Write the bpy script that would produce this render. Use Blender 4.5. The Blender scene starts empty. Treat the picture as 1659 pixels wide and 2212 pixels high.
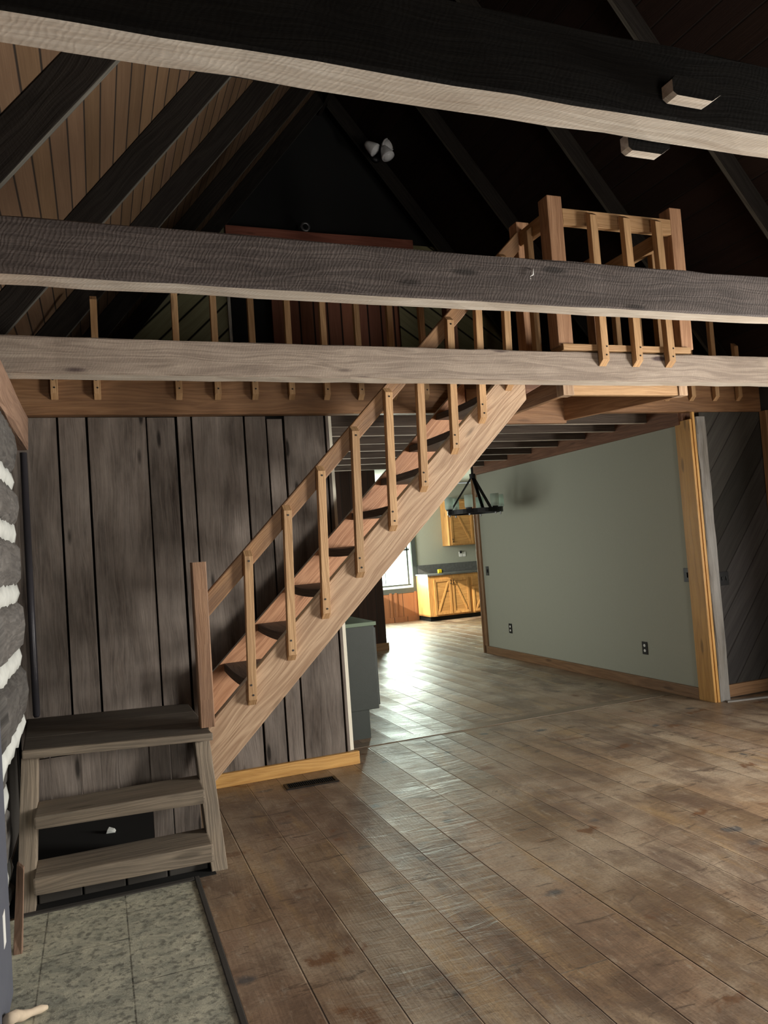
import bpy, bmesh, math, random
from mathutils import Vector, Matrix
random.seed(7)
S = bpy.context.scene
COL = S.collection
PI = math.pi

# ------------------------------------------------------------------ camera, light, exposure
YAW, PITCH, ROLL, FPX, EYE = 0.3643, 0.0460, -0.0725, 1645.0, 1.5
fw = Vector((math.sin(YAW) * math.cos(PITCH), math.cos(YAW) * math.cos(PITCH), math.sin(PITCH)))
rt = Vector((math.cos(YAW), -math.sin(YAW), 0)); up = rt.cross(fw)
c_, s_ = math.cos(ROLL), math.sin(ROLL)
r2 = rt * c_ + up * s_; u2 = up * c_ - rt * s_
cam = bpy.data.cameras.new('camera'); co = bpy.data.objects.new('camera', cam); COL.objects.link(co)
M = Matrix.Identity(4)
for i in range(3):
    M[i][0] = r2[i]; M[i][1] = u2[i]; M[i][2] = -fw[i]
M[0][3], M[1][3], M[2][3] = 0, 0, EYE
co.matrix_world = M
cam.sensor_fit = 'HORIZONTAL'; cam.sensor_width = 36; cam.lens = 36 * FPX / 1659
cam.clip_start = 0.02; cam.clip_end = 200
S.camera = co

S.view_settings.view_transform = 'Standard'; S.view_settings.look = 'None'
S.view_settings.gamma = 1; S.view_settings.use_curve_mapping = False
S.view_settings.exposure = 0.0
S.cycles.max_bounces = 7; S.cycles.diffuse_bounces = 4; S.cycles.glossy_bounces = 3
S.cycles.transparent_max_bounces = 8; S.cycles.caustics_reflective = False; S.cycles.caustics_refractive = False
S.cycles.sample_clamp_indirect = 4.0

W = bpy.data.worlds.new('sky'); S.world = W; W.use_nodes = True
W.node_tree.nodes['Background'].inputs[0].default_value = (0.85, 0.95, 1.0, 1)
W.node_tree.nodes['Background'].inputs[1].default_value = 1.0

def area(name, loc, aim, sx, sy, watts, col, spread=PI):
    l = bpy.data.lights.new(name, 'AREA'); l.shape = 'RECTANGLE'; l.size = sx; l.size_y = sy
    l.energy = watts; l.color = col; l.spread = spread
    o = bpy.data.objects.new(name, l); COL.objects.link(o); o.location = loc
    o.rotation_euler = (Vector(aim) - Vector(loc)).to_track_quat('-Z', 'Y').to_euler()
    return o
# daylight in the house's windows, plus a far side window added to shape it
area('daylight_side_window', (5.86, 1.20, 1.25), (0, 1.20, 1.25), 1.1, 1.4, 390, (1.0, 0.95, 0.86))
area('added_side_light_far', (5.86, 2.75, 1.25), (0, 2.75, 1.25), 0.8, 1.4, 75, (1.0, 0.95, 0.86))
area('daylight_back_door', (2.2, -2.68, 1.1), (2.2, 5, 1.1), 0.9, 1.9, 80, (1.0, 0.97, 0.88))
area('daylight_kitchen_window', (5.30, 14.36, 1.42), (5.30, 0, 1.42), 1.3, 1.6, 300, (0.92, 1.0, 0.93))
area('daylight_dining_window', (1.30, 8.1, 1.35), (10, 8.1, 1.2), 2.2, 1.25, 50, (0.98, 1.0, 0.90))
area('daylight_kitchen_side', (3.70, 12.9, 1.75), (10, 12.9, 1.3), 1.5, 0.9, 120, (1.0, 0.98, 0.88))
sun = bpy.data.lights.new('sun', 'SUN'); sun.energy = 9; sun.angle = 0.01; sun.color = (1.0, 0.93, 0.74)
so = bpy.data.objects.new('sun', sun); COL.objects.link(so)
so.rotation_euler = Vector((0.80, 0.30, -0.44)).to_track_quat('-Z', 'Y').to_euler()
so.location = (0, 8, 9)

# ------------------------------------------------------------------ materials
class NT:
    def __init__(s, name):
        s.m = bpy.data.materials.new(name); s.m.use_nodes = True
        s.t = s.m.node_tree; s.b = s.t.nodes['Principled BSDF']
    def n(s, typ, **kw):
        x = s.t.nodes.new(typ)
        for k, v in kw.items(): setattr(x, k, v)
        return x
    def put(s, sock, v):
        if hasattr(v, 'links') or isinstance(v, bpy.types.NodeSocket): s.t.links.new(v, sock)
        else: sock.default_value = v
    def math(s, op, a, b=0.0, c=None, clamp=False):
        x = s.n('ShaderNodeMath', operation=op, use_clamp=clamp); s.put(x.inputs[0], a); s.put(x.inputs[1], b)
        if c is not None: s.put(x.inputs[2], c)
        return x.outputs[0]
    def vmath(s, op, a, b=None, scale=None):
        x = s.n('ShaderNodeVectorMath', operation=op); s.put(x.inputs[0], a)
        if b is not None: s.put(x.inputs[1], b)
        if scale is not None: s.put(x.inputs['Scale'], scale)
        return x.outputs['Value'] if op == 'DOT_PRODUCT' else x.outputs[0]
    def comb(s, x=0.0, y=0.0, z=0.0):
        c = s.n('ShaderNodeCombineXYZ'); s.put(c.inputs[0], x); s.put(c.inputs[1], y); s.put(c.inputs[2], z); return c.outputs[0]
    def sep(s, v):
        c = s.n('ShaderNodeSeparateXYZ'); s.put(c.inputs[0], v); return c.outputs
    def noise(s, v, scale, detail=3.0, rough=0.55, dist=0.0):
        x = s.n('ShaderNodeTexNoise'); s.put(x.inputs['Vector'], v); x.inputs['Scale'].default_value = scale
        x.inputs['Detail'].default_value = detail; x.inputs['Roughness'].default_value = rough; x.inputs['Distortion'].default_value = dist
        return x.outputs[0]
    def voro(s, v, scale, rnd=1.0):
        x = s.n('ShaderNodeTexVoronoi'); s.put(x.inputs['Vector'], v); x.inputs['Scale'].default_value = scale
        x.inputs['Randomness'].default_value = rnd
        return x.outputs['Distance']
    def white(s, v):
        x = s.n('ShaderNodeTexWhiteNoise', noise_dimensions='3D'); s.put(x.inputs['Vector'], v); return x.outputs['Value']
    def ramp(s, f, *stops):
        x = s.n('ShaderNodeValToRGB'); e = x.color_ramp.elements
        while len(e) < len(stops): e.new(0.5)
        for el, (p, c) in zip(e, stops):
            el.position = p; el.color = (c, c, c, 1) if not hasattr(c, '__len__') else (*c, 1)
        s.put(x.inputs[0], f); return x.outputs[0]
    def mix(s, f, a, b, mode='MIX'):
        x = s.n('ShaderNodeMix', data_type='RGBA', blend_type=mode); s.put(x.inputs[0], f)
        for i, v in ((6, a), (7, b)):
            s.put(x.inputs[i], (*v, 1) if isinstance(v, tuple) and len(v) == 3 else v)
        return x.outputs[2]
    def bump(s, h, strength=0.4, dist=0.01):
        x = s.n('ShaderNodeBump'); x.inputs['Strength'].default_value = strength; x.inputs['Distance'].default_value = dist
        s.put(x.inputs['Height'], h); s.put(s.b.inputs['Normal'], x.outputs[0])
    def fin(s, col=None, rough=0.6, spec=0.35, metal=0.0):
        if col is not None: s.put(s.b.inputs['Base Color'], (*col, 1) if isinstance(col, tuple) else col)
        s.put(s.b.inputs['Roughness'], rough); s.b.inputs['Specular IOR Level'].default_value = spec
        s.b.inputs['Metallic'].default_value = metal
        return s.m

def plain(name, col, rough=0.5, metal=0.0, spec=0.4, var=0.12, scale=14.0):
    t = NT(name); g = t.n('ShaderNodeTexCoord').outputs['Object']
    f = t.noise(g, scale, 4)
    c = t.mix(f, tuple(x * (1 - var) for x in col), tuple(min(1, x * (1 + var)) for x in col))
    t.bump(t.noise(g, scale * 9, 2), 0.08, 0.004)
    return t.fin(c, rough, spec, metal)

def wood(name, dark, light, rough=0.6, ring=9.0, knots=0.6, stain=None, stain_amt=0.0, saw=0.0, contrast=1.0, spec=0.3, knotcol=None, streak=0.5):
    """grain runs along U of a metre-scaled UV map"""
    t = NT(name)
    uv = t.n('ShaderNodeUVMap').outputs[0]
    isl = t.n('ShaderNodeNewGeometry').outputs['Random Per Island']
    rnd = t.n('ShaderNodeObjectInfo').outputs['Random']
    seed = t.math('ADD', t.math('MULTIPLY', isl, 23.0), t.math('MULTIPLY', rnd, 61.0))
    p = t.vmath('ADD', uv, t.comb(seed, t.math('MULTIPLY', seed, 0.37), 0.0))
    wob = t.noise(t.vmath('MULTIPLY', p, (1.6, 4.0, 1)), 1.0, 2)
    p2 = t.vmath('ADD', p, t.comb(0.0, t.math('MULTIPLY', wob, 0.09), 0.0))
    # growth rings seen along the board
    rings = t.noise(t.vmath('MULTIPLY', p2, (0.30, ring, 1)), 2.2, 3, 0.5, 0.5)
    rings = t.math('FRACT', t.math('MULTIPLY', rings, 7.0))
    rings = t.math('ABSOLUTE', t.math('SUBTRACT', t.math('MULTIPLY', rings, 2.0), 1.0))
    fine = t.noise(t.vmath('MULTIPLY', p2, (4.0, 150.0, 1)), 1.0, 4, 0.65)
    a = t.math('ADD', t.math('MULTIPLY', rings, 0.42 * contrast), t.math('MULTIPLY', fine, 0.75))
    a = t.ramp(a, (0.18, 0.0), (0.95, 1.0))
    c = t.mix(a, dark, light)
    blot = t.noise(t.vmath('MULTIPLY', p, (2.2, 5.0, 1)), 1.0, 5, 0.6)
    c = t.mix(t.ramp(blot, (0.35, 0.0), (0.75, streak)), c, t.mix(1.0, c, (0.62, 0.58, 0.55), 'MULTIPLY'))
    if stain:
        s2 = t.noise(t.vmath('MULTIPLY', t.vmath('ADD', p, (7.3, 2.1, 0)), (1.3, 6.0, 1)), 1.0, 6, 0.66)
        c = t.mix(t.ramp(s2, (0.5 - stain_amt * 0.3, 0.0), (0.72, stain_amt)), c, stain)
    h = t.math('ADD', fine, t.math('MULTIPLY', rings, 0.25))
    if knots:
        kv = t.voro(t.vmath('MULTIPLY', t.vmath('ADD', p, (3.1, 0.4, 0)), (1.9, 8.0, 1)), 1.0)
        k = t.ramp(kv, (0.085, knots), (0.15, 0.0))
        c = t.mix(k, c, knotcol or tuple(x * 0.28 for x in dark))
    if saw:
        w = t.n('ShaderNodeTexWave', wave_type='BANDS', bands_direction='X')
        w.inputs['Scale'].default_value = 21; w.inputs['Distortion'].default_value = 9; w.inputs['Detail'].default_value = 3
        t.put(w.inputs['Vector'], t.vmath('ADD', p, t.comb(t.math('MULTIPLY', t.sep(p)[1], 0.45), 0.0, 0.0)))
        sm = t.math('MULTIPLY', w.outputs[1], t.noise(t.vmath('MULTIPLY', p, (60, 25, 1)), 1.0, 3))
        c = t.mix(t.math('MULTIPLY', t.ramp(sm, (0.3, 0.0), (0.62, 1.0)), saw), c, t.mix(1.0, c, (1.9, 1.9, 1.9), 'MULTIPLY'))
        h = t.math('ADD', h, t.math('MULTIPLY', sm, 1.2 * saw))
    bri = t.math('ADD', 0.82, t.math('MULTIPLY', t.white(t.comb(seed, isl, rnd)), 0.36))
    c = t.mix(1.0, c, t.comb(bri, bri, bri), 'MULTIPLY')
    t.bump(h, 0.35, 0.006)
    return t.fin(c, t.math('ADD', rough - 0.08, t.math('MULTIPLY', fine, 0.16)), spec)

def planks(name, across, along, width, dark, light, gap=0.006, length=0.0, rough=0.6, bump=0.5, spec=0.3, floor=False, patches=None, jitter=0.0, gapcol=(0.012, 0.010, 0.009), var=0.45):
    t = NT(name)
    pos = t.n('ShaderNodeTexCoord').outputs['Object']
    a = t.vmath('DOT_PRODUCT', pos, across); b = t.vmath('DOT_PRODUCT', pos, along)
    if jitter:
        a = t.math('ADD', a, t.math('MULTIPLY', t.math('SINE', t.math('MULTIPLY', a, 5.1)), jitter))
    q = t.math('DIVIDE', a, width); row = t.math('FLOOR', q); fr = t.math('FRACT', q)
    edge = t.math('MULTIPLY', t.math('MINIMUM', fr, t.math('SUBTRACT', 1.0, fr)), width)
    cell = row
    if length:
        q2 = t.math('ADD', t.math('DIVIDE', b, length), t.white(t.comb(row, 3.7, 0.0)))
        fb = t.math('FRACT', q2); e2 = t.math('MULTIPLY', t.math('MINIMUM', fb, t.math('SUBTRACT', 1.0, fb)), length)
        edge = t.math('MINIMUM', edge, t.math('ADD', e2, 0.0012)); idx = t.math('FLOOR', q2)
        cell = t.math('ADD', row, t.math('MULTIPLY', idx, 17.3))
    r1 = t.white(t.comb(cell, 1.3, 0.0)); r3 = t.white(t.comb(cell, 8.9, 2.0))
    p = t.comb(t.math('ADD', b, t.math('MULTIPLY', r1, 31.0)), t.math('ADD', a, t.math('MULTIPLY', r3, 9.0)), 0.0)
    wob = t.noise(t.vmath('MULTIPLY', p, (1.2, 3.0, 1)), 1.0, 2)
    p2 = t.vmath('ADD', p, t.comb(0.0, t.math('MULTIPLY', wob, 0.08), 0.0))
    fine = t.noise(t.vmath('MULTIPLY', p2, (3.0, 110.0, 1)), 1.0, 4, 0.62)
    rings = t.noise(t.vmath('MULTIPLY', p2, (0.5, 9.0, 1)), 2.0, 3, 0.5, 0.5)
    f = t.ramp(t.math('ADD', t.math('MULTIPLY', fine, 0.6), t.math('MULTIPLY', rings, 0.5)), (0.3, 0.0), (0.85, 1.0))
    c = t.mix(f, dark, light)
    bri = t.math('ADD', 1.0 - var / 2, t.math('MULTIPLY', r3, var))
    c = t.mix(1.0, c, t.comb(bri, bri, t.math('MULTIPLY', bri, t.math('ADD', 0.94, t.math('MULTIPLY', r1, 0.12)))), 'MULTIPLY')
    if patches:
        for scl, lo, hi, amt, pc in patches:
            s2 = t.noise(t.vmath('MULTIPLY', p, scl), 1.0, 5, 0.62)
            c = t.mix(t.ramp(s2, (lo, 0.0), (hi, amt)), c, pc)
    h = fine
    rg = rough
    if floor:
        world = t.comb(a, b, 0.0)
        # worn, dusty blotches; dark bare patches; blue-grey water spots; rusty scrapes; scuffs across the boards
        d1 = t.noise(world, 1.5, 7, 0.66, 0.4)
        c = t.mix(t.ramp(d1, (0.44, 0.0), (0.60, 0.65)), c, (0.43, 0.345, 0.25))
        d2 = t.noise(t.vmath('MULTIPLY', t.vmath('ADD', world, (5.0, 3.0, 0)), (3.2, 1.5, 1)), 1.0, 7, 0.68, 0.5)
        c = t.mix(t.ramp(d2, (0.49, 0.0), (0.62, 0.80)), c, (0.13, 0.083, 0.058))
        d3 = t.noise(t.vmath('MULTIPLY', t.vmath('ADD', world, (1.0, 9.0, 0)), (5.5, 0.9, 1)), 1.0, 6, 0.64, 0.3)
        c = t.mix(t.ramp(d3, (0.56, 0.0), (0.66, 0.6)), c, (0.36, 0.235, 0.115))
        d4 = t.noise(t.vmath('MULTIPLY', t.vmath('ADD', world, (3.0, 1.0, 0)), (2.2, 9.0, 1)), 1.6, 7, 0.72, 0.8)
        c = t.mix(t.ramp(d4, (0.585, 0.0), (0.64, 0.75)), c, (0.075, 0.050, 0.036))
        wv = t.comb(t.math('MULTIPLY', t.math('SUBTRACT', d2, 0.5), 0.9), t.math('MULTIPLY', t.math('SUBTRACT', d1, 0.5), 0.9), 0.0)
        vs = t.voro(t.vmath('ADD', t.vmath('MULTIPLY', world, (2.9, 3.3, 1)), wv), 1.0)
        c = t.mix(t.ramp(vs, (0.055, 0.85), (0.13, 0.0)), c, (0.060, 0.066, 0.073))
        vr = t.voro(t.vmath('ADD', t.vmath('MULTIPLY', t.vmath('ADD', world, (4.0, 2.5, 0)), (2.3, 4.2, 1)), t.vmath('SCALE', wv, None, 2.6)), 1.0)
        c = t.mix(t.ramp(vr, (0.10, 0.85), (0.19, 0.0)), c, (0.145, 0.060, 0.022))
        scr = t.noise(t.vmath('MULTIPLY', world, (9.0, 2.4, 1)), 3.0, 7, 0.74)
        c = t.mix(t.ramp(scr, (0.57, 0.0), (0.68, 0.45)), c, (0.50, 0.44, 0.35))
        grit = t.noise(world, 90.0, 4, 0.75)
        c = t.mix(t.ramp(grit, (0.40, 0.35), (0.52, 0.0)), c, (0.09, 0.062, 0.045))
        rip = t.noise(t.vmath('MULTIPLY', world, (2.2, 9.0, 1)), 1.6, 4, 0.6, 0.6)
        cup = t.math('MULTIPLY', t.math('POWER', t.math('ABSOLUTE', t.math('SUBTRACT', t.math('MULTIPLY', fr, 2.0), 1.0)), 2.0), 0.7)
        h = t.math('ADD', t.math('MULTIPLY', fine, 0.22), t.math('ADD', t.math('MULTIPLY', rip, 1.5), cup))
        rg = t.math('ADD', rough, t.math('MULTIPLY', t.ramp(d1, (0.35, 0.0), (0.7, 1.0)), 0.22))
    g = t.ramp(edge, (gap * 0.5, 1.0), (gap * 1.3, 0.0))
    if floor: g = t.math('MULTIPLY', g, t.ramp(t.noise(t.vmath('MULTIPLY', world, (3.0, 0.8, 1)), 1.0, 4), (0.36, 0.15), (0.60, 1.0)))
    c = t.mix(g, c, gapcol)
    h = t.math('SUBTRACT', h, t.math('MULTIPLY', g, 2.0))
    t.bump(h, bump, 0.006)
    return t.fin(c, rg, spec)

def glassy(name, tint=(0.9, 1, 0.95), amt=0.12, rough=0.05):
    t = NT(name); out = t.t.nodes['Material Output']
    tr = t.n('ShaderNodeBsdfTransparent'); tr.inputs[0].default_value = (*tint, 1)
    gl = t.n('ShaderNodeBsdfGlossy'); gl.inputs[0].default_value = (0.9, 0.95, 0.92, 1); gl.inputs[1].default_value = rough
    if amt > 0.2: gl = t.n('ShaderNodeBsdfDiffuse'); gl.inputs[0].default_value = (0.9, 0.95, 0.92, 1)
    df = t.n('ShaderNodeBsdfTranslucent'); df.inputs[0].default_value = (0.85, 0.95, 0.88, 1)
    m0 = t.n('ShaderNodeMixShader'); m0.inputs[0].default_value = 0.7
    t.t.links.new(gl.outputs[0], m0.inputs[1]); t.t.links.new(df.outputs[0], m0.inputs[2])
    m1 = t.n('ShaderNodeMixShader')
    fr = t.n('ShaderNodeLayerWeight'); fr.inputs[0].default_value = 0.35
    t.put(m1.inputs[0], t.math('ADD', amt, t.math('MULTIPLY', fr.outputs['Facing'], 0.35), clamp=True))
    t.t.links.new(tr.outputs[0], m1.inputs[1]); t.t.links.new(m0.outputs[0], m1.inputs[2])
    t.t.links.new(m1.outputs[0], out.inputs[0])
    return t.m

M_ = {}
M_['stair'] = wood('stair_pine', (0.31, 0.185, 0.11), (0.60, 0.425, 0.285), 0.55, 6, 0.75, (0.24, 0.15, 0.095), 0.2, contrast=1.3, streak=0.28)
M_['stair_red'] = wood('stair_orange_pine', (0.40, 0.185, 0.095), (0.70, 0.385, 0.225), 0.5, 7, 0.7, (0.24, 0.10, 0.06), 0.3, contrast=1.2)
M_['dust'] = wood('dusty_edge', (0.62, 0.63, 0.59), (0.82, 0.825, 0.77), 0.85, 8, 0.2)
M_['floorstrip'] = wood('floor_strip_wood', (0.16, 0.12, 0.085), (0.30, 0.235, 0.17), 0.35, 9, 0.2)
M_['post'] = wood('post_pine', (0.30, 0.155, 0.085), (0.56, 0.335, 0.20), 0.55, 7, 0.6, (0.19, 0.09, 0.055), 0.4, contrast=1.2)
M_['balu'] = wood('baluster_pine', (0.36, 0.205, 0.095), (0.62, 0.40, 0.215), 0.55, 10, 0.55, (0.24, 0.13, 0.07), 0.3)
M_['rail'] = wood('rail_pine', (0.27, 0.135, 0.06), (0.50, 0.29, 0.14), 0.5, 9, 0.5, (0.12, 0.085, 0.07), 0.75)
M_['tread'] = wood('tread_worn', (0.085, 0.065, 0.055), (0.21, 0.165, 0.135), 0.65, 9, 0.3, (0.06, 0.05, 0.045), 0.5)
M_['newel'] = wood('newel_pine', (0.25, 0.13, 0.07), (0.43, 0.26, 0.155), 0.6, 12, 0.5, (0.09, 0.055, 0.045), 0.7)
M_['greywood'] = wood('step_greywood', (0.14, 0.115, 0.088), (0.37, 0.30, 0.225), 0.75, 9, 0.5, (0.09, 0.08, 0.07), 0.5)
M_['greytop'] = wood('landing_greywood', (0.085, 0.075, 0.062), (0.19, 0.165, 0.135), 0.7, 9, 0.4, (0.06, 0.055, 0.05), 0.5)
M_['barn'] = wood('barn_boards', (0.022, 0.018, 0.017), (0.165, 0.132, 0.112), 0.85, 7, 0.8, (0.36, 0.31, 0.275), 0.7, contrast=0.9, spec=0.15, streak=0.9)
M_['beam_side_shade'] = wood('beam_shade_black', (0.004, 0.0035, 0.0035), (0.010, 0.009, 0.008), 0.85, 8, 0.6, saw=0.15, spec=0.1)  # front of the nearest beam coloured black for the shade it lies in
M_['beam_side_grey'] = wood('beam_grey_shaded', (0.042, 0.034, 0.033), (0.135, 0.112, 0.105), 0.75, 8, 0.7, (0.075, 0.06, 0.055), 0.4, saw=0.5, spec=0.25)  # weathered grey, darkened further for the shaded front
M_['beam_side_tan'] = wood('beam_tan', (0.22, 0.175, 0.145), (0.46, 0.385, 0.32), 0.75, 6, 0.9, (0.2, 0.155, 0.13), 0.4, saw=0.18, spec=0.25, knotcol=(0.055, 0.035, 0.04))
M_['lit_pale_wood'] = wood('beam_lit_underside', (0.58, 0.51, 0.43), (0.87, 0.82, 0.74), 0.8, 7, 0.5, (0.36, 0.25, 0.17), 0.4, saw=0.15, spec=0.15)  # light from below put into the colour of the undersides
M_['rim'] = wood('rim_board', (0.21, 0.10, 0.045), (0.43, 0.235, 0.115), 0.55, 5, 0.35, (0.12, 0.07, 0.045), 0.5)
M_['gold'] = wood('golden_trim', (0.42, 0.21, 0.055), (0.66, 0.38, 0.12), 0.45, 5, 0.6, spec=0.45)
M_['brown'] = wood('brown_trim', (0.17, 0.09, 0.045), (0.33, 0.19, 0.10), 0.5, 6, 0.5, spec=0.35)
M_['redboard'] = wood('red_brown_board', (0.24, 0.075, 0.048), (0.42, 0.15, 0.10), 0.6, 5, 0.5)
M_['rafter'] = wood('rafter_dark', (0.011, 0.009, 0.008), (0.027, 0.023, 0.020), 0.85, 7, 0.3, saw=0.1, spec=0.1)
M_['rafter_lit_edge'] = wood('rafter_lit_underside', (0.055, 0.053, 0.047), (0.125, 0.12, 0.105), 0.85, 7, 0.2, spec=0.1)  # paler than the rafter sides, standing in for light on the undersides
M_['joist'] = wood('joist_wood', (0.045, 0.032, 0.024), (0.10, 0.075, 0.058), 0.7, 7, 0.4)
M_['pine'] = wood('knotty_pine', (0.38, 0.17, 0.05), (0.62, 0.34, 0.115), 0.45, 4, 0.85, spec=0.45, knotcol=(0.13, 0.055, 0.025))
M_['greypost'] = wood('grey_post', (0.10, 0.09, 0.08), (0.27, 0.25, 0.225), 0.8, 9, 0.4, (0.45, 0.45, 0.45), 0.55)
M_['ledger'] = wood('dark_rail', (0.11, 0.05, 0.03), (0.25, 0.125, 0.075), 0.6, 7, 0.4)
M_['log'] = wood('hewn_log', (0.085, 0.080, 0.078), (0.20, 0.19, 0.18), 0.85, 4, 0.5, (0.05, 0.047, 0.047), 0.5, spec=0.15)
M_['plate'] = wood('plate_board', (0.20, 0.12, 0.085), (0.36, 0.235, 0.165), 0.7, 6, 0.3)
M_['chink'] = plain('chinking', (0.60, 0.62, 0.60), 0.9, var=0.2, spec=0.1)
M_['sage'] = plain('sage_wall', (0.37, 0.378, 0.318), 0.85, var=0.04, spec=0.15, scale=60)
M_['drywall_edge'] = plain('pale_drywall_edge', (0.82, 0.78, 0.66), 0.8, var=0.05)
M_['white'] = plain('white_plastic', (0.8, 0.8, 0.78), 0.4, var=0.03)
M_['black'] = plain('black_plastic', (0.012, 0.012, 0.013), 0.4, var=0.1)
M_['iron'] = plain('black_iron', (0.010, 0.010, 0.011), 0.42, 0.6, var=0.2)
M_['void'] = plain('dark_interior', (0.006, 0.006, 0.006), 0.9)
M_['darkwall'] = plain('dark_lining', (0.05, 0.045, 0.04), 0.9)
M_['chest'] = plain('dark_green_paint', (0.040, 0.048, 0.043), 0.45, var=0.08)
M_['chesttop'] = plain('green_top', (0.17, 0.23, 0.16), 0.35, var=0.08)
M_['stone'] = plain('grey_laminate', (0.11, 0.11, 0.11), 0.3, var=0.45, scale=22)
M_['framegreen'] = plain('dark_window_frame', (0.06, 0.068, 0.062), 0.5)
M_['yellow'] = plain('yellow_plastic', (0.85, 0.62, 0.02), 0.4, var=0.05)
M_['bluegrey'] = plain('blue_grey_paint', (0.085, 0.092, 0.12), 0.55, var=0.1)
M_['cloth'] = plain('pale_splintered_wood', (0.55, 0.45, 0.34), 0.8, var=0.3)
M_['bulbw'] = plain('frosted_white', (0.74, 0.74, 0.76), 0.35, var=0.04)
M_['steel'] = plain('dull_steel', (0.25, 0.25, 0.26), 0.4, 0.8)
M_['pipe'] = plain('dark_pipe', (0.075, 0.072, 0.085), 0.3, 0.2)
M_['pane'] = glassy('window_glass', (0.96, 1, 0.97), 0.04)
M_['jar'] = glassy('seeded_glass', (1, 1, 1), 0.6, 0.12)
M_['floor'] = planks('floor_boards', (1, 0, 0), (0, 1, 0), 0.205, (0.165, 0.103, 0.064), (0.345, 0.238, 0.155), 0.0022, 4.6, 0.34, 0.65, 0.6, True, jitter=0.035, gapcol=(0.04, 0.028, 0.022), var=0.5)
M_['roof_left_lit'] = planks('roof_boards_left_lit', (0.6247, 0, 0.7809), (0, 1, 0), 0.115, (0.080, 0.047, 0.027), (0.140, 0.087, 0.051), 0.006, 0, 0.8, 0.3, 0.15, var=0.25)
M_['roof_right_shade'] = planks('roof_boards_right_shade', (0.6247, 0, -0.7809), (0, 1, 0), 0.19, (0.012, 0.0065, 0.005), (0.024, 0.014, 0.011), 0.006, 0, 0.8, 0.3, 0.15)  # same roof as the left slope, coloured far darker for its shade
M_['diag_left'] = planks('diagonal_boards_left', (-0.70, 0, 0.714), (0.714, 0, 0.70), 0.20, (0.25, 0.23, 0.13), (0.44, 0.41, 0.26), 0.012, 0, 0.8, 0.3, 0.15, var=0.2)
M_['diag_right'] = planks('diagonal_boards_right', (0.562, 0, 0.827), (0.827, 0, -0.562), 0.21, (0.16, 0.145, 0.075), (0.28, 0.26, 0.15), 0.012, 0, 0.8, 0.3, 0.15, var=0.2)
M_['diag_dark'] = planks('charcoal_diagonal_boards', (-0.78, 0, 0.625), (0.625, 0, 0.78), 0.20, (0.026, 0.024, 0.023), (0.062, 0.058, 0.054), 0.004, 0, 0.8, 0.4, 0.2, var=0.9)
M_['redplank'] = planks('red_brown_planks', (1, 0, 0), (0, 0, 1), 0.16, (0.20, 0.078, 0.048), (0.36, 0.15, 0.092), 0.010, 0, 0.7, 0.3, 0.2)
M_['brownplank'] = planks('dark_brown_panelling', (1, 0, 0), (0, 0, 1), 0.14, (0.028, 0.014, 0.010), (0.055, 0.028, 0.020), 0.004, 0, 0.6, 0.3, 0.25)
M_['wainscot'] = planks('pine_wainscot', (1, 0, 0), (0, 0, 1), 0.28, (0.19, 0.075, 0.032), (0.30, 0.135, 0.06), 0.006, 0, 0.5, 0.3, 0.4)
M_['deck'] = planks('loft_deck', (0, 1, 0), (1, 0, 0), 0.14, (0.035, 0.022, 0.016), (0.07, 0.046, 0.034), 0.004, 0, 0.7, 0.3, 0.2)
def tile_mat():
    t = NT('slate_tiles'); pos = t.n('ShaderNodeTexCoord').outputs['Object']
    b = t.n('ShaderNodeTexBrick'); b.offset = 0.4; b.inputs['Scale'].default_value = 1.0
    x, y, z = t.sep(pos)
    t.put(b.inputs['Vector'], t.comb(t.math('ADD', y, 0.02), t.math('ADD', x, 0.275), 0.0))
    b.inputs['Brick Width'].default_value = 0.60; b.inputs['Row Height'].default_value = 0.32; b.inputs['Mortar Size'].default_value = 0.003
    b.inputs['Color1'].default_value = (0.33, 0.335, 0.275, 1); b.inputs['Color2'].default_value = (0.40, 0.40, 0.32, 1); b.inputs['Mortar'].default_value = (0.05, 0.05, 0.042, 1)
    n1 = t.noise(t.vmath('MULTIPLY', pos, (1, 1.5, 1)), 7.0, 9, 0.76, 0.4); n2 = t.noise(pos, 38.0, 5, 0.65)
    c = t.mix(t.ramp(n1, (0.40, 0.0), (0.66, 0.7)), b.outputs[0], (0.82, 0.78, 0.60))
    c = t.mix(t.ramp(n2, (0.50, 0.0), (0.62, 0.65)), c, (0.10, 0.10, 0.085))
    h = t.math('SUBTRACT', t.math('ADD', t.math('MULTIPLY', n1, 1.6), t.math('MULTIPLY', n2, 0.35)), t.math('MULTIPLY', b.outputs[1], 0.8))
    t.bump(h, 0.7, 0.012)
    return t.fin(c, 0.5, 0.4)
M_['tile'] = tile_mat()

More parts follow.
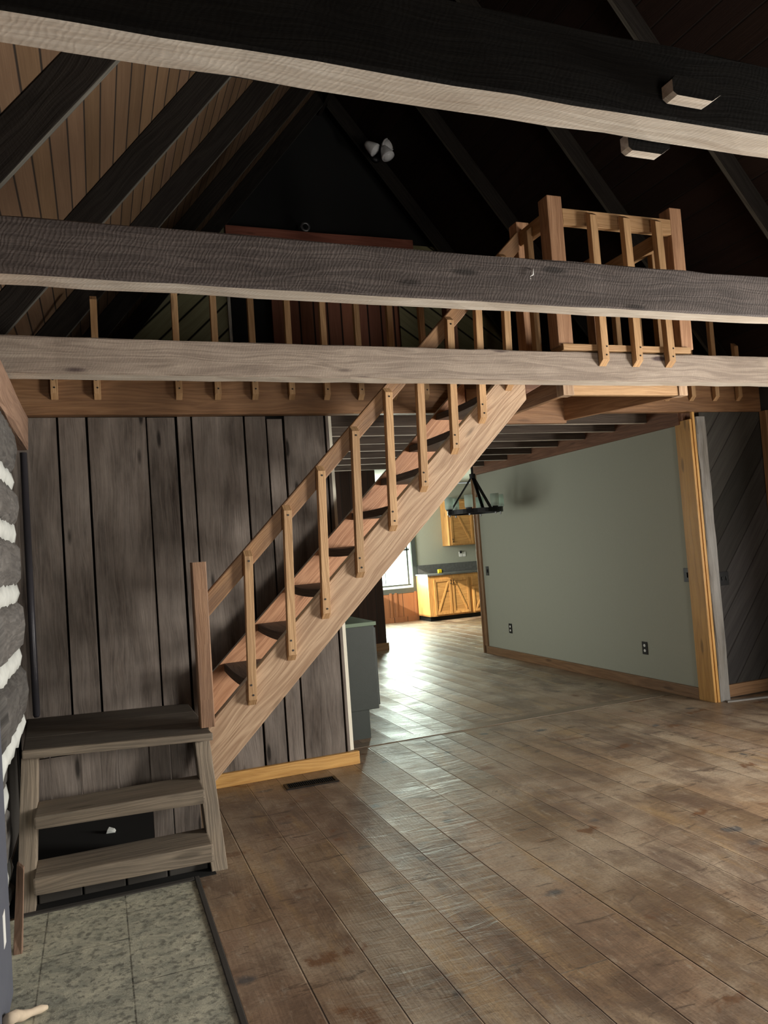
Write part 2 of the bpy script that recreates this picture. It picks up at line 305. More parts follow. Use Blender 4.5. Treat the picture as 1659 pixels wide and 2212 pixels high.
# ------------------------------------------------------------------ mesh building
class MB:
    """collects solids in world metres; build() links them as ONE mesh object"""
    def __init__(s): s.v = []; s.f = []; s.mi = []; s.cur = 0
    def add(s, vs, fs):
        b = len(s.v); s.v += [Vector(v) for v in vs]; s.f += [tuple(b + i for i in f) for f in fs]; s.mi += [s.cur] * len(fs)
    def hexa(s, p):
        s.add(p, [(0, 3, 2, 1), (4, 5, 6, 7), (0, 1, 5, 4), (1, 2, 6, 5), (2, 3, 7, 6), (3, 0, 4, 7)])
        return s
    def box(s, x0, x1, y0, y1, z0, z1):
        return s.hexa([(x0, y0, z0), (x1, y0, z0), (x1, y1, z0), (x0, y1, z0), (x0, y0, z1), (x1, y0, z1), (x1, y1, z1), (x0, y1, z1)])
    def prism(s, poly, ext):
        """polygon of 3-D points pushed along ext"""
        n = len(poly); e = Vector(ext); p = [Vector(q) for q in poly]
        s.add(p + [q + e for q in p], [tuple(range(n))[::-1], tuple(range(n, 2 * n))] + [(i, (i + 1) % n, n + (i + 1) % n, n + i) for i in range(n)])
        return s
    def bar(s, a, b, w, h, upv=(0, 0, 1), segs=1, jit=0.0, cham=0.0, sag=0.0):
        """timber from a to b: w wide sideways, h high along up; optional hewn wobble"""
        a, b = Vector(a), Vector(b); d = (b - a).normalized(); u = Vector(upv); side = d.cross(u).normalized(); u = side.cross(d).normalized()
        c = cham
        prof = [(-w/2 + c, -h/2), (w/2 - c, -h/2), (w/2, -h/2 + c), (w/2, h/2 - c), (w/2 - c, h/2), (-w/2 + c, h/2), (-w/2, h/2 - c), (-w/2, -h/2 + c)] if c else [(-w/2, -h/2), (w/2, -h/2), (w/2, h/2), (-w/2, h/2)]
        n = len(prof); vs = []
        for i in range(segs + 1):
            t = i / segs; o = a.lerp(b, t) - u * sag * 4 * t * (1 - t)
            for (x, y) in prof:
                j = (random.uniform(-jit, jit), random.uniform(-jit, jit)) if jit else (0, 0)
                vs.append(o + side * (x + j[0]) + u * (y + j[1]))
        fs = [tuple(range(n))[::-1], tuple(range(segs * n, segs * n + n))]
        for i in range(segs):
            for k in range(n):
                fs.append((i*n + k, i*n + (k+1) % n, (i+1)*n + (k+1) % n, (i+1)*n + k))
        s.add(vs, fs); return s
    def under(s, n):
        for i in range(2, len(s.mi)):
            if (i - 2) % n == 0: s.mi[i] = 1
        return s
    def tube(s, pts, r, n=10, cap=True):
        pts = [Vector(p) for p in pts]; rr = r if hasattr(r, '__len__') else [r] * len(pts)
        vs = []; up_ = Vector((0, 0, 1))
        for i, p in enumerate(pts):
            d = (pts[min(i+1, len(pts)-1)] - pts[max(i-1, 0)]).normalized()
            ref = up_ if abs(d.z) < 0.95 else Vector((1, 0, 0)); x = d.cross(ref).normalized(); y = x.cross(d)
            for k in range(n):
                a = 2 * PI * k / n; vs.append(p + (x * math.cos(a) + y * math.sin(a)) * rr[i])
        fs = [(i*n + k, i*n + (k+1) % n, (i+1)*n + (k+1) % n, (i+1)*n + k) for i in range(len(pts)-1) for k in range(n)]
        if cap: fs += [tuple(range(n))[::-1], tuple(range((len(pts)-1)*n, len(pts)*n))]
        s.add(vs, fs); return s
    def lathe(s, c, prof, axis=(0, 0, 1), n=20, close=False):
        """prof: (radius, height along axis) pairs"""
        c = Vector(c); ax = Vector(axis).normalized(); ref = Vector((0, 0, 1)) if abs(ax.z) < 0.95 else Vector((1, 0, 0))
        x = ax.cross(ref).normalized(); y = ax.cross(x); vs = []
        for r, h in prof:
            for k in range(n):
                a = 2 * PI * k / n; vs.append(c + ax * h + (x * math.cos(a) + y * math.sin(a)) * r)
        m = len(prof); fs = []
        for i in range(m if close else m - 1):
            j = (i + 1) % m
            for k in range(n): fs.append((i*n + k, i*n + (k+1) % n, j*n + (k+1) % n, j*n + k))
        s.add(vs, fs); return s
    def build(s, name, mat, parent=None, grain=None, bevel=0.0, smooth=False, origin=None):
        me = bpy.data.meshes.new(name); o = bpy.data.objects.new(name, me); COL.objects.link(o)
        lo = Vector([min(v[i] for v in s.v) for i in range(3)]); hi = Vector([max(v[i] for v in s.v) for i in range(3)])
        if parent is not None:
            base = Vector((0, 0, 0)); q = parent
            while q is not None: base += q.location; q = q.parent
            org = base
        else:
            org = Vector(origin) if origin is not None else Vector(((lo.x + hi.x)/2, (lo.y + hi.y)/2, lo.z))
            o.location = org
        if grain is None:
            d = hi - lo; k = max(range(3), key=lambda i: d[i]); grain = [0, 0, 0]; grain[k] = 1
        g = Vector(grain).normalized()
        bm = bmesh.new()
        vs = [bm.verts.new(v - org) for v in s.v]
        for f, mi in zip(s.f, s.mi):
            try: x = bm.faces.new([vs[i] for i in f]); x.material_index = mi
            except ValueError: pass
        bmesh.ops.recalc_face_normals(bm, faces=bm.faces)
        if bevel: bmesh.ops.bevel(bm, geom=[e for e in bm.edges if len(e.link_faces) == 2 and e.calc_face_angle(0) > 0.5], offset=bevel, segments=2, affect='EDGES', profile=0.6, clamp_overlap=True)
        bm.normal_update()
        uvl = bm.loops.layers.uv.new('UVMap')
        for f in bm.faces:
            n = f.normal; t = g.cross(n)
            gg = g
            if t.length < 0.35:
                gg = n.orthogonal().normalized(); t = gg.cross(n)
            t.normalize(); off = round(n.x * 2 + n.y * 3 + n.z * 5, 0) * 1.37
            for l in f.loops:
                w = l.vert.co
                l[uvl].uv = (w.dot(gg) + off, w.dot(t) + off * 0.3)
            f.smooth = smooth
        bm.to_mesh(me); bm.free()
        for m in (mat if isinstance(mat, (list, tuple)) else [mat]): me.materials.append(m)
        if parent is not None: o.parent = parent
        return o

def tag(o, label=None, cat=None, group=None, kind=None):
    if label: o['label'] = label
    if cat: o['category'] = cat
    if group: o['group'] = group
    if kind: o['kind'] = kind
    return o
def thing(name, loc, label, cat, group=None):
    o = bpy.data.objects.new(name, None); COL.objects.link(o); o.location = loc; o.empty_display_size = 0.1
    return tag(o, label, cat, group, 'thing')
def one(o, label, cat, group=None): return tag(o, label, cat, group, 'thing')
def struct(o): return tag(o, kind='structure')

# ------------------------------------------------------------------ setting: floor, walls, roof
struct(MB().box(-0.62, 9.3, -2.75, 14.4, -0.06, 0.0).build('floor', M_['floor'], origin=(0, 0, 0)))
struct(MB().box(-0.46, 0.355, -2.6, 3.765, 0.0, 0.006).build('floor.001', M_['tile'], origin=(0, 0, 0)))
m = MB(); m.box(0.355, 0.378, -2.6, 3.80, 0.0, 0.012); m.box(-0.40, 0.355, 3.765, 3.80, 0.0, 0.012)
struct(m.build('trim_1', M_['darkwall'], bevel=0.003))
struct(MB().box(-0.49, 0.46, 3.80, 5.19, 0.0, 0.004).build('under_step_shade', M_['void']))  # black sheet laid where the floor is only in shade under the landing
struct(MB().box(1.66, 4.80, 5.56, 5.68, 0.0, 0.004).build('trim_2', M_['floorstrip'], bevel=0.001, grain=(1, 0, 0)))

# left wall: hewn logs with pale chinking, up to Y 4.15; dark lining beyond
ny = 20; zs = [0.0, 0.14, 0.47, 0.80, 1.11, 1.41, 1.69, 1.94, 2.24]
wl = MB()
for i in range(len(zs) - 1):
    z0, z1 = zs[i] + 0.035, zs[i+1] - 0.035
    if i == 0: z0 = 0.0
    lowr = 0.10 if i < 3 else 0.0
    prof = [(-0.50, z0), (-0.366 - lowr, z0 + 0.002), (-0.342 - lowr, z0 + 0.03), (-0.331 - lowr, z0 + (z1-z0)*0.5), (-0.336 - lowr, z1 - 0.04), (-0.362 - lowr, z1 - 0.003), (-0.50, z1)]
    n = len(prof); vs = []
    for k in range(ny + 1):
        y = 3.16 + 0.90 * k / ny + (random.uniform(-0.02, 0.02) if k == ny else 0)
        for j, (x, z) in enumerate(prof):
            jx = random.uniform(-0.005, 0.005) if 0 < j < n-1 else 0
            jz = random.uniform(-0.009, 0.009) if 0 < j < n-1 and z > 0.01 else 0
            if k == ny: x = x - 0.02 if j not in (0, n-1) else x
            vs.append((x + jx, y, max(0, z + jz)))
    fs = [tuple(range(n)), tuple(range(ny*n, ny*n+n))[::-1]]
    fs += [(k*n+j, k*n+j+1, (k+1)*n+j+1, (k+1)*n+j) for k in range(ny) for j in range(n-1)]
    wl.add(vs, fs)
wall_l = struct(wl.build('wall_left', M_['log'], grain=(0, 1, 0), smooth=True))
ch = MB()
for z in zs[1:-1]:
    n = 5; vs = []
    for k in range(ny + 1):
        y = 3.16 + 0.88 * k / ny
        hh = 0.050 + 0.010 * math.sin(k * 0.9 + z * 9) + random.uniform(-0.004, 0.004)
        lw = 0.085 if z < 0.6 else 0.0
        for (x, zz) in ((-0.50, -hh), (-0.362 - lw, -hh), (-0.350 - lw, 0), (-0.362 - lw, hh), (-0.50, hh)):
            vs.append((x + random.uniform(-0.003, 0.003), y, z + zz + random.uniform(-0.004, 0.004)))
    ch.add(vs, [tuple(range(n)), tuple(range(ny*n, ny*n+n))[::-1]] + [(k*n+j, k*n+j+1, (k+1)*n+j+1, (k+1)*n+j) for k in range(ny) for j in range(n-1)])
ch.build('chinking', M_['chink'], wall_l, smooth=True)
struct(MB().box(-0.66, -0.50, -2.75, 5.33, 0, 2.70).build('wall_left.001', M_['darkwall']))
one(MB().bar((-0.40, -2.6, 2.355), (-0.40, 5.115, 2.355), 0.10, 0.215, segs=24, jit=0.006, cham=0.012).build('wall_plate', M_['plate'], grain=(0, 1, 0)), 'reddish brown timber plate lying along the top of the log wall', 'beam')

# weathered barn-board wall beside the stairs
edges = [-0.49, -0.185, -0.012, 0.357, 0.545, 0.645, 1.0, 1.155, 1.275, 1.575, 1.612]
wp = MB()
for i in range(len(edges) - 1):
    g0 = random.uniform(0.004, 0.008); g1 = random.uniform(0.004, 0.008)
    d = random.uniform(0, 0.008); tl = random.uniform(-0.004, 0.004)
    x0, x1 = edges[i] + g0, edges[i+1] - g1; ztop = 2.47 - random.choice([0, 0, 0.004, 0.02])
    y0 = 5.2 + d
    wp.hexa([(x0, y0, 0.0), (x1, y0 + 0.002, 0.0), (x1, 5.245, 0.0), (x0, 5.245, 0.0), (x0 + tl, y0, ztop), (x1 + tl, y0 + 0.002, ztop), (x1 + tl, 5.245, ztop), (x0 + tl, 5.245, ztop)])
struct(wp.build('wall_front', M_['barn'], grain=(0, 0, 1), bevel=0.0025))
struct(MB().box(-0.62, 1.60, 5.245, 5.33, 0, 2.70).build('wall_front.001', M_['void']))
struct(MB().box(1.602, 1.632, 5.215, 5.33, 0.088, 2.47).build('trim_3', M_['drywall_edge'], bevel=0.002))
struct(MB().box(0.50, 1.656, 5.165, 5.2, 0.0, 0.088).build('baseboard_front', M_['gold'], bevel=0.004, grain=(1, 0, 0)))

# right of the opening: grey post, charcoal diagonal boarding
struct(MB().box(4.95, 5.9, 5.155, 5.26, 0, 2.47).build('wall_front.002', M_['diag_dark'], origin=(5.0, 5.15, 0)))
struct(MB().box(4.965, 5.66, 5.125, 5.155, 0.012, 0.115).build('baseboard_front.001', M_['brown'], bevel=0.004, grain=(1, 0, 0)))
one(MB().bar((4.893, 5.115, 0.0), (4.893, 5.115, 2.42), 0.105, 0.075, (0, 1, 0), 16, 0.003, 0.008).build('corner_post', M_['greypost'], grain=(0, 0, 1)), 'weathered grey post with whitish wear at its foot, beside the golden jamb', 'post')
one(MB().bar((5.665, 5.11, 0.0), (5.665, 5.11, 2.47), 0.07, 0.08, (0, 1, 0), 6, 0.002, 0.006).build('corner_post.001', M_['brown'], grain=(0, 0, 1)), 'brown post at the far right end of the charcoal diagonal boarding', 'post')
m = MB(); m.box(4.775, 4.80, 5.085, 5.262, 0.0, 2.40); m.box(4.80, 4.825, 5.075, 5.10, 0.0, 2.46)
struct(m.build('trim_4', M_['gold'], bevel=0.003, grain=(0, 0, 1)))
one(MB().bar((4.86, 5.045, 0.006), (5.62, 4.90, 0.006), 0.035, 0.012, segs=3, jit=0.002).build('floor_light_streak', M_['greypost'], grain=(1, 0, 0)), 'thin pale strip standing in for a streak of light on the floor by the charcoal wall', 'strip')  # solid strip drawn in place of a light streak on the floor

# sage drywall partition on the right of the opening
struct(MB().box(4.80, 4.92, 5.26, 9.12, 0.0, 2.37).build('wall_right', M_['sage']))
struct(MB().box(4.765, 4.92, 5.20, 9.12, 2.37, 2.62).build('trim_5', M_['ledger'], bevel=0.004, grain=(0, 1, 0)))
struct(MB().box(4.772, 4.80, 5.26, 9.08, 0.0, 0.098).build('baseboard_right', M_['brown'], bevel=0.004, grain=(0, 1, 0)))
m = MB(); m.box(4.775, 4.80, 9.04, 9.12, 0.098, 2.37); m.box(4.765, 4.93, 9.12, 9.15, 0.0, 2.4)
struct(m.build('trim_6', M_['brown'], bevel=0.003, grain=(0, 0, 1)))

# main room: right wall with a side window, wall behind the camera with a glazed door opening
m = MB(); X0, X1 = 5.74, 5.9
WY = ((0.55, 1.85), (2.30, 3.20))  # second opening is added for its effect on the light
m.box(X0, X1, -2.75, WY[0][0], 0, 2.70); m.box(X0, X1, WY[0][1], WY[1][0], 0, 2.70); m.box(X0, X1, WY[1][1], 5.26, 0, 2.70)
for a, b in WY: m.box(X0, X1, a, b, 0, 0.45); m.box(X0, X1, a, b, 2.05, 2.70)
struct(m.build('wall_right.001', M_['darkwall']))
for i, (a, b) in enumerate(WY):
    m = MB()
    for (p, q, c, d) in ((a, b, 0.45, 0.51), (a, b, 1.99, 2.05), (a, a + 0.06, 0.51, 1.99), (b - 0.06, b, 0.51, 1.99)): m.box(5.75, 5.81, p, q, c, d)
    struct(m.build('window_%d' % (1 if i == 0 else 3), M_['framegreen'], bevel=0.004))
m = MB(); Y0, Y1 = -2.75, -2.6
m.box(-0.62, 1.7, Y0, Y1, 0, 2.7); m.box(2.7, 5.9, Y0, Y1, 0, 2.7); m.box(1.7, 2.7, Y0, Y1, 2.1, 2.7)
struct(m.build('wall_back', M_['darkwall']))
struct(MB().prism([(-0.62, -2.75, 2.7), (5.92, -2.75, 2.7), (2.65, -2.75, 6.8)], (0, 0.15, 0)).build('wall_back.001', M_['darkwall']))
struct(MB().box(1.65, 2.75, -2.80, -2.76, 0, 2.15).build('door_2', M_['darkwall']))

# roof: board sheathing on both slopes
def zl(x): return 2.69 + 1.25 * (x + 0.4)
t_ = 0.035
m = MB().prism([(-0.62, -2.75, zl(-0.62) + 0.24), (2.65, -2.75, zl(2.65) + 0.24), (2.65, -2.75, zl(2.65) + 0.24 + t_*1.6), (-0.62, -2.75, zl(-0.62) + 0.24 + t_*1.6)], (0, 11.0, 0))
struct(m.build('ceiling_left', M_['roof_left_lit'], origin=(0, 0, 0)))
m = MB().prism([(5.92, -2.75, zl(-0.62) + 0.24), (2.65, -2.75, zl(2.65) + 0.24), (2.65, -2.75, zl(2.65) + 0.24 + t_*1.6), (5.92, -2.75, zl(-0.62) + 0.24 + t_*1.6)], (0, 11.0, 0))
struct(m.build('ceiling_right', M_['roof_right_shade'], origin=(0, 0, 0)))
m = MB(); m.box(-0.66, -0.58, -2.75, 8.25, 2.55, 2.85); m.box(5.86, 5.95, -2.75, 8.25, 2.55, 2.85)
struct(m.build('trim_7', M_['void'], grain=(0, 1, 0)))

# far end of the loft: diagonal boards either side of a red-brown bay with a dark doorway
m = MB().prism([(-0.6, 8.0, 2.70), (1.47, 8.0, 2.70), (1.47, 8.0, 5.15), (-0.6, 8.0, 2.75)], (0, 0.1, 0))
struct(m.build('wall_far', M_['diag_left'], origin=(0, 8.0, 0)))
m = MB().prism([(3.42, 8.0, 2.70), (5.9, 8.0, 2.70), (5.9, 8.0, 2.75), (4.1, 8.0, 5.0), (3.42, 8.0, 5.0)], (0, 0.1, 0))
struct(m.build('wall_far.001', M_['diag_right'], origin=(0, 8.0, 0)))
struct(MB().box(1.93, 3.42, 8.03, 8.1, 2.70, 4.9).build('wall_far.002', M_['redplank'], origin=(0, 8.0, 0)))
struct(MB().box(1.44, 1.47, 7.96, 8.02, 2.74, 4.83).build('trim_8', M_['lit_pale_wood'], grain=(0, 0, 1)))
struct(MB().prism([(-0.64, 8.12, 2.74), (5.94, 8.12, 2.74), (2.65, 8.12, 6.85)], (0, 0.12, 0)).build('wall_far.003', M_['void']))
one(MB().bar((1.46, 7.96, 4.885), (3.62, 7.96, 4.885), 0.08, 0.28, segs=4, jit=0.003).build('header_beam', M_['redboard'], grain=(1, 0, 0)), 'red-brown header board over the dark doorway at the far end of the loft', 'beam')
one(MB().lathe((2.34, 7.93, 5.082), [(0.055, -0.012), (0.055, 0.012), (0.03, 0.012), (0.03, -0.012)], (0, 1, 0), 20, True).build('wall_ring', M_['steel'], smooth=True), 'small grey ring standing on the red-brown header at the far end', 'ring')
# loft floor
struct(MB().box(-0.46, 5.74, 5.2, 8.12, 2.70, 2.735).build('ceiling_loft', M_['deck'], origin=(0, 0, 0)))
struct(MB().box(-0.66, -0.56, 5.33, 10.6, 0, 3.6).build('sun_block_wall', M_['darkwall']))  # unseen wall added to keep the sun out of the dining opening

# rooms beyond the opening
struct(MB().box(1.2, 3.9, 10.5, 10.62, 0, 2.7).build('wall_kitchen', M_['brownplank'], origin=(0, 10.5, 0)))
struct(MB().box(2.9, 3.925, 10.47, 10.5, 0, 0.11).build('baseboard_kitchen', M_['brown'], bevel=0.003, grain=(1, 0, 0)))
m = MB(); m.box(1.2, 1.35, 5.33, 7.1, 0, 2.7); m.box(1.2, 1.35, 9.1, 10.6, 0, 2.7); m.box(1.2, 1.35, 7.1, 9.1, 0, 0.7); m.box(1.2, 1.35, 7.1, 9.1, 2.0, 2.7); m.box(-0.62, 1.35, 5.33, 5.45, 0, 2.7)
struct(m.build('wall_kitchen.001', M_['brownplank'], origin=(0, 5.3, 0)))
m = MB(); m.box(3.78, 3.9, 10.62, 12.1, 0, 2.7); m.box(3.78, 3.9, 13.7, 14.25, 0, 2.7); m.box(3.78, 3.9, 12.1, 13.7, 0, 1.25); m.box(3.78, 3.9, 12.1, 13.7, 2.25, 2.7)
struct(m.build('wall_kitchen.002', M_['sage']))
m = MB(); YB = 14.1
m.box(3.78, 4.7, YB, YB+0.14, 0, 2.7); m.box(5.93, 9.3, YB, YB+0.14, 0, 2.7); m.box(4.7, 5.93, YB, YB+0.14, 2.1, 2.7); m.box(4.7, 5.93, YB, YB+0.14, 0, 0.66)
struct(m.build('wall_kitchen.003', M_['sage']))
struct(MB().box(3.9, 5.95, YB-0.025, YB, 0, 0.6).build('wall_kitchen.004', M_['wainscot'], origin=(0.03, YB, 0)))
m = MB(); m.box(3.9, 5.95, YB-0.045, YB-0.025, 0, 0.10)
for x in (4.35, 4.9, 5.35, 5.46, 5.88): m.box(x, x+0.05, YB-0.04, YB-0.025, 0.10, 0.58)
struct(m.build('baseboard_kitchen.001', M_['wainscot'], origin=(0.1, YB, 0), bevel=0.002))
m = MB(); m.box(9.2, 9.35, 9.0, 14.25, 0, 2.7); m.box(4.92, 9.35, 9.0, 9.12, 0, 2.7); m.box(4.92, 5.9, 5.26, 9.0, 2.6, 2.7)
struct(m.build('wall_kitchen.005', M_['sage']))
m = MB(); m.box(1.2, 9.35, 8.12, 10.62, 2.72, 2.80); m.box(3.79, 9.35, 10.62, 14.25, 2.72, 2.80)
struct(m.build('ceiling_kitchen', M_['sage']))
# kitchen window
m = MB(); fx0, fx1, fz0, fz1 = 4.62, 5.985, 0.56, 2.2
m.box(fx0, fx1, YB-0.03, YB, fz0, fz0+0.10); m.box(fx0, fx1, YB-0.03, YB, fz1-0.10, fz1); m.box(fx0, fx0+0.10, YB-0.03, YB, fz0+0.1, fz1-0.1); m.box(fx1-0.10, fx1, YB-0.03, YB, fz0+0.1, fz1-0.1)
win = struct(m.build('window_2', M_['framegreen'], bevel=0.004))
m = MB()
for (a, b, c, d) in ((4.70, 5.93, 0.66, 0.70), (4.70, 5.93, 2.06, 2.1), (4.70, 4.75, 0.7, 2.06), (5.87, 5.93, 0.7, 2.06)): m.box(a, b, YB+0.01, YB+0.06, c, d)
m.build('sash', M_['white'], win, bevel=0.003)
m = MB(); m.box(4.75, 5.87, YB+0.04, YB+0.07, 0.70, 0.735); m.box(5.80, 5.835, YB+0.04, YB+0.07, 0.735, 2.06); m.box(4.75, 5.87, YB+0.04, YB+0.07, 1.40, 1.44); m.box(5.32, 5.334, YB+0.05, YB+0.06, 0.735, 2.06)
m.build('inner_sash', M_['framegreen'], win, bevel=0.002)
MB().box(4.75, 5.87, YB+0.052, YB+0.056, 0.70, 2.06).build('pane', M_['pane'], win)

# ------------------------------------------------------------------ tie beams across the room
def tie_beam(y0, y1, z0, z1, side, label, sag=0.0):
    m = MB(); segs = 40; n = 8; c = 0.006; vs = []
    xa, xb = -0.45, 5.72
    for i in range(segs + 1):
        t = i / segs; x = xa + (xb - xa) * t; dz = -sag * 4 * t * (1 - t)
        for (y, z) in ((y0+c, z0), (y1-c, z0), (y1, z0+c), (y1, z1-c), (y1-c, z1), (y0+c, z1), (y0, z1-c), (y0, z0+c)):
            vs.append((x, y + random.uniform(-0.003, 0.003), z + dz + random.uniform(-0.0025, 0.0025)))
    fs = []; mi = []
    fs += [tuple(range(n))[::-1], tuple(range(segs*n, segs*n+n))]; mi += [0, 0]
    for i in range(segs):
        for k in range(n):
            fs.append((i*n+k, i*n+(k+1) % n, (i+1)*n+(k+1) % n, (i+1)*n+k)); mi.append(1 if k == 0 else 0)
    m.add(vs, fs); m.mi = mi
    return one(m.build('tie_beam', [side, M_['lit_pale_wood']], grain=(1, 0, 0)), label, 'beam', 'tie beams across the room')
tie_beam(1.435, 1.54, 2.50, 2.69, M_['beam_side_shade'], 'nearest tie beam, crossing the top of the picture, its shaded front black and lit underside pale')
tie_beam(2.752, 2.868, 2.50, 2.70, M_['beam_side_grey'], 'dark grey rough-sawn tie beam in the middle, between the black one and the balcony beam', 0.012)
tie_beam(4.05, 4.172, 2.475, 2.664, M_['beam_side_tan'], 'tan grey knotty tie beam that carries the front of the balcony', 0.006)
# loose blocks on the nearest beam
def block(x, y0, y1, z0, z1, L, label, rot):
    m = MB().prism([(x, y0, z0 + 0.008), (x + 0.012, y0, z0), (x + L - 0.03, y0, z0), (x + L, y0, z0 + 0.02), (x + L, y0, z1 - 0.01), (x + L - 0.02, y0, z1), (x + 0.01, y0, z1), (x, y0, z1 - 0.012)], (0, y1 - y0, 0))
    m.mi = [1, 1, 0, 0, 0, 0, 1, 1, 1, 0]  # lit faces coloured pale, shaded faces black
    return one(m.build('wood_block', [M_['lit_pale_wood'], M_['beam_side_shade']], grain=(1, 0, 0)), label, 'block')
block(1.353, 1.395, 1.432, 2.535, 2.585, 0.150, 'short wooden block nailed to the front of the nearest beam', 0)
block(1.335, 1.545, 1.575, 2.475, 2.53, 0.135, 'short wooden block behind the nearest beam, showing below its lower edge', 0)

# ------------------------------------------------------------------ rafters
RY = [(0.30, ''), (1.62, ''), (2.93, ''), (4.26, ''), (5.42, ''), (6.65, ''), (7.88, '')]
order = {0.30: 'behind the viewer', 1.62: 'just past the nearest tie beam', 2.93: 'by the middle tie beam', 4.26: 'over the balcony beam', 5.42: 'just inside the loft', 6.65: 'halfway along the loft', 7.88: 'against the dark far gable'}
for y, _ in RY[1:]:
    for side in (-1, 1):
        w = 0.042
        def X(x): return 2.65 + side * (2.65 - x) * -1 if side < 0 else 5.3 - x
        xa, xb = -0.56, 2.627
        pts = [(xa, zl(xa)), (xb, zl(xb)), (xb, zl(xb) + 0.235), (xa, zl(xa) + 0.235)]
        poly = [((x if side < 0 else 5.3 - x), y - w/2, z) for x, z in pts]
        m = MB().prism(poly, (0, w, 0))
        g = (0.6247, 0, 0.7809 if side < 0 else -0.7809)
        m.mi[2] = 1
        one(m.build('rafter', [M_['rafter'], M_['rafter_lit_edge']], grain=g, bevel=0.004), 'dark sloping rafter of the %s roof slope, %s' % ('left' if side < 0 else 'right', order[y]), 'rafter', 'rafters under the roof boards')
one(MB().box(2.63, 2.67, -2.6, 8.1, zl(2.65) - 0.02, zl(2.65) + 0.22).build('ridge_board', M_['rafter'], grain=(0, 1, 0)), 'dark board along the peak of the roof', 'beam')

# ------------------------------------------------------------------ loft edge, joists
one(MB().bar((-0.455, 5.16, 2.585), (5.63, 5.16, 2.585), 0.078, 0.23, segs=30, jit=0.0015, cham=0.005).build('rim_joist', M_['rim'], grain=(1, 0, 0)), 'long golden brown edge board of the loft above the barn-board wall', 'beam')
one(MB().bar((-0.455, 5.175, 2.7195), (5.70, 5.175, 2.717), 0.09, 0.032, segs=4).build('loft_edging', M_['greywood'], grain=(1, 0, 0)), 'thin grey edging laid on top of the loft edge board', 'trim')
jl = ['first', 'second', 'third', 'fourth', 'fifth', 'sixth', 'seventh', 'eighth']
for i, y in enumerate((5.62, 6.08, 6.56, 7.06, 7.6, 8.15, 8.75)):
    one(MB().bar((1.64, y, 2.575), (4.764, y, 2.575), 0.045, 0.235, segs=8, jit=0.002, cham=0.003).under(8).build('floor_joist', [M_['joist'], M_['lit_pale_wood']], grain=(1, 0, 0)), '%s joist under the loft floor counting from the stairs towards the kitchen' % jl[i], 'joist', 'joists under the loft floor')  # joist bottoms coloured pale for the light they catch

# ------------------------------------------------------------------ landing steps
ls = thing('landing_steps', (0.07, 4.4, 0), 'grey open wooden landing with two low treads, against the log wall', 'steps')
m = MB()
FL, FR, BR, BL = (-0.375, 4.085, 0.657), (0.508, 4.055, 0.614), (0.512, 5.19, 0.575), (-0.44, 5.19, 0.612)
th = 0.036
for i in range(3):   # three boards side by side
    a, b = i / 3 + (0.002 if i else 0), (i + 1) / 3 - (0.002 if i < 2 else 0)
    L0, L1 = Vector(FL).lerp(Vector(BL), a), Vector(FL).lerp(Vector(BL), b); R0, R1 = Vector(FR).lerp(Vector(BR), a), Vector(FR).lerp(Vector(BR), b)
    d = Vector((0, 0, th))
    m.hexa([L0 - d, R0 - d, R1 - d, L1 - d, L0, R0, R1, L1])
m.build('platform', M_['greytop'], ls, grain=(1, 0, 0), bevel=0.005)
m = MB().hexa([(-0.378, 4.062, 0.618), (0.512, 4.030, 0.577), (0.512, 4.054, 0.577), (-0.378, 4.084, 0.618), (-0.378, 4.062, 0.658), (0.512, 4.030, 0.615), (0.512, 4.054, 0.615), (-0.378, 4.084, 0.658)])
m.build('nosing', M_['greywood'], ls, grain=(1, 0, 0), bevel=0.006)
def sloped(x0, x1, x0t, x1t, yb, yt, zt, dep):
    return MB().hexa([(x0, yb, 0.0), (x1, yb, 0.0), (x1, yb + dep, 0.0), (x0, yb + dep, 0.0), (x0t, yt, zt), (x1t, yt, zt), (x1t, yt + dep, zt), (x0t, yt + dep, zt)])
sloped(0.442, 0.520, 0.425, 0.500, 3.83, 4.075, 0.572, 0.13).build('stringer', M_['greywood'], ls, grain=(0, 0.2, 1), bevel=0.004)
sloped(-0.405, -0.330, -0.385, -0.312, 3.80, 4.10, 0.617, 0.13).build('stringer', M_['greywood'], ls, grain=(0, 0.2, 1), bevel=0.004)
def stepb(y0, y1, z0l, z1l, z0r, z1r, xl, xr):
    return MB().hexa([(xl, y0 + .02, z0l), (xr, y0, z0r), (xr, y1, z0r), (xl, y1, z0l), (xl, y0 + .02, z1l), (xr, y0, z1r), (xr, y1, z1r), (xl, y1, z1l)])
stepb(3.742, 3.99, 0.088, 0.165, 0.080, 0.165, -0.330, 0.445).build('tread', M_['greywood'], ls, grain=(1, 0, 0), bevel=0.008)
stepb(3.825, 4.10, 0.345, 0.402, 0.330, 0.400, -0.322, 0.432).build('tread', M_['greywood'], ls, grain=(1, 0, 0), bevel=0.008)
m = MB(); ed = [-0.375, -0.265, -0.125, 0.05, 0.205, 0.31, 0.45]
for i in range(6): m.box(ed[i] + .003, ed[i+1] - .003, 4.20 + 0.004 * (i % 2), 4.225, 0.006 if i > 3 else 0.29, 0.575)
m.build('back_panel', M_['barn'], ls, grain=(0, 0, 1), bevel=0.002)
sloped(0.43, 0.50, 0.43, 0.50, 5.05, 5.05, 0.54, 0.07).build('rear_leg', M_['greywood'], ls, grain=(0, 0, 1), bevel=0.004)
sloped(-0.42, -0.35, -0.42, -0.35, 5.05, 5.05, 0.57, 0.07).build('rear_leg', M_['greywood'], ls, grain=(0, 0, 1), bevel=0.004)
m = MB()
for i in range(4): m.box(-0.32 + i*0.19, -0.32 + i*0.19 + 0.182, 3.885, 3.985, 0.0, 0.045 + 0.004 * (i % 2))
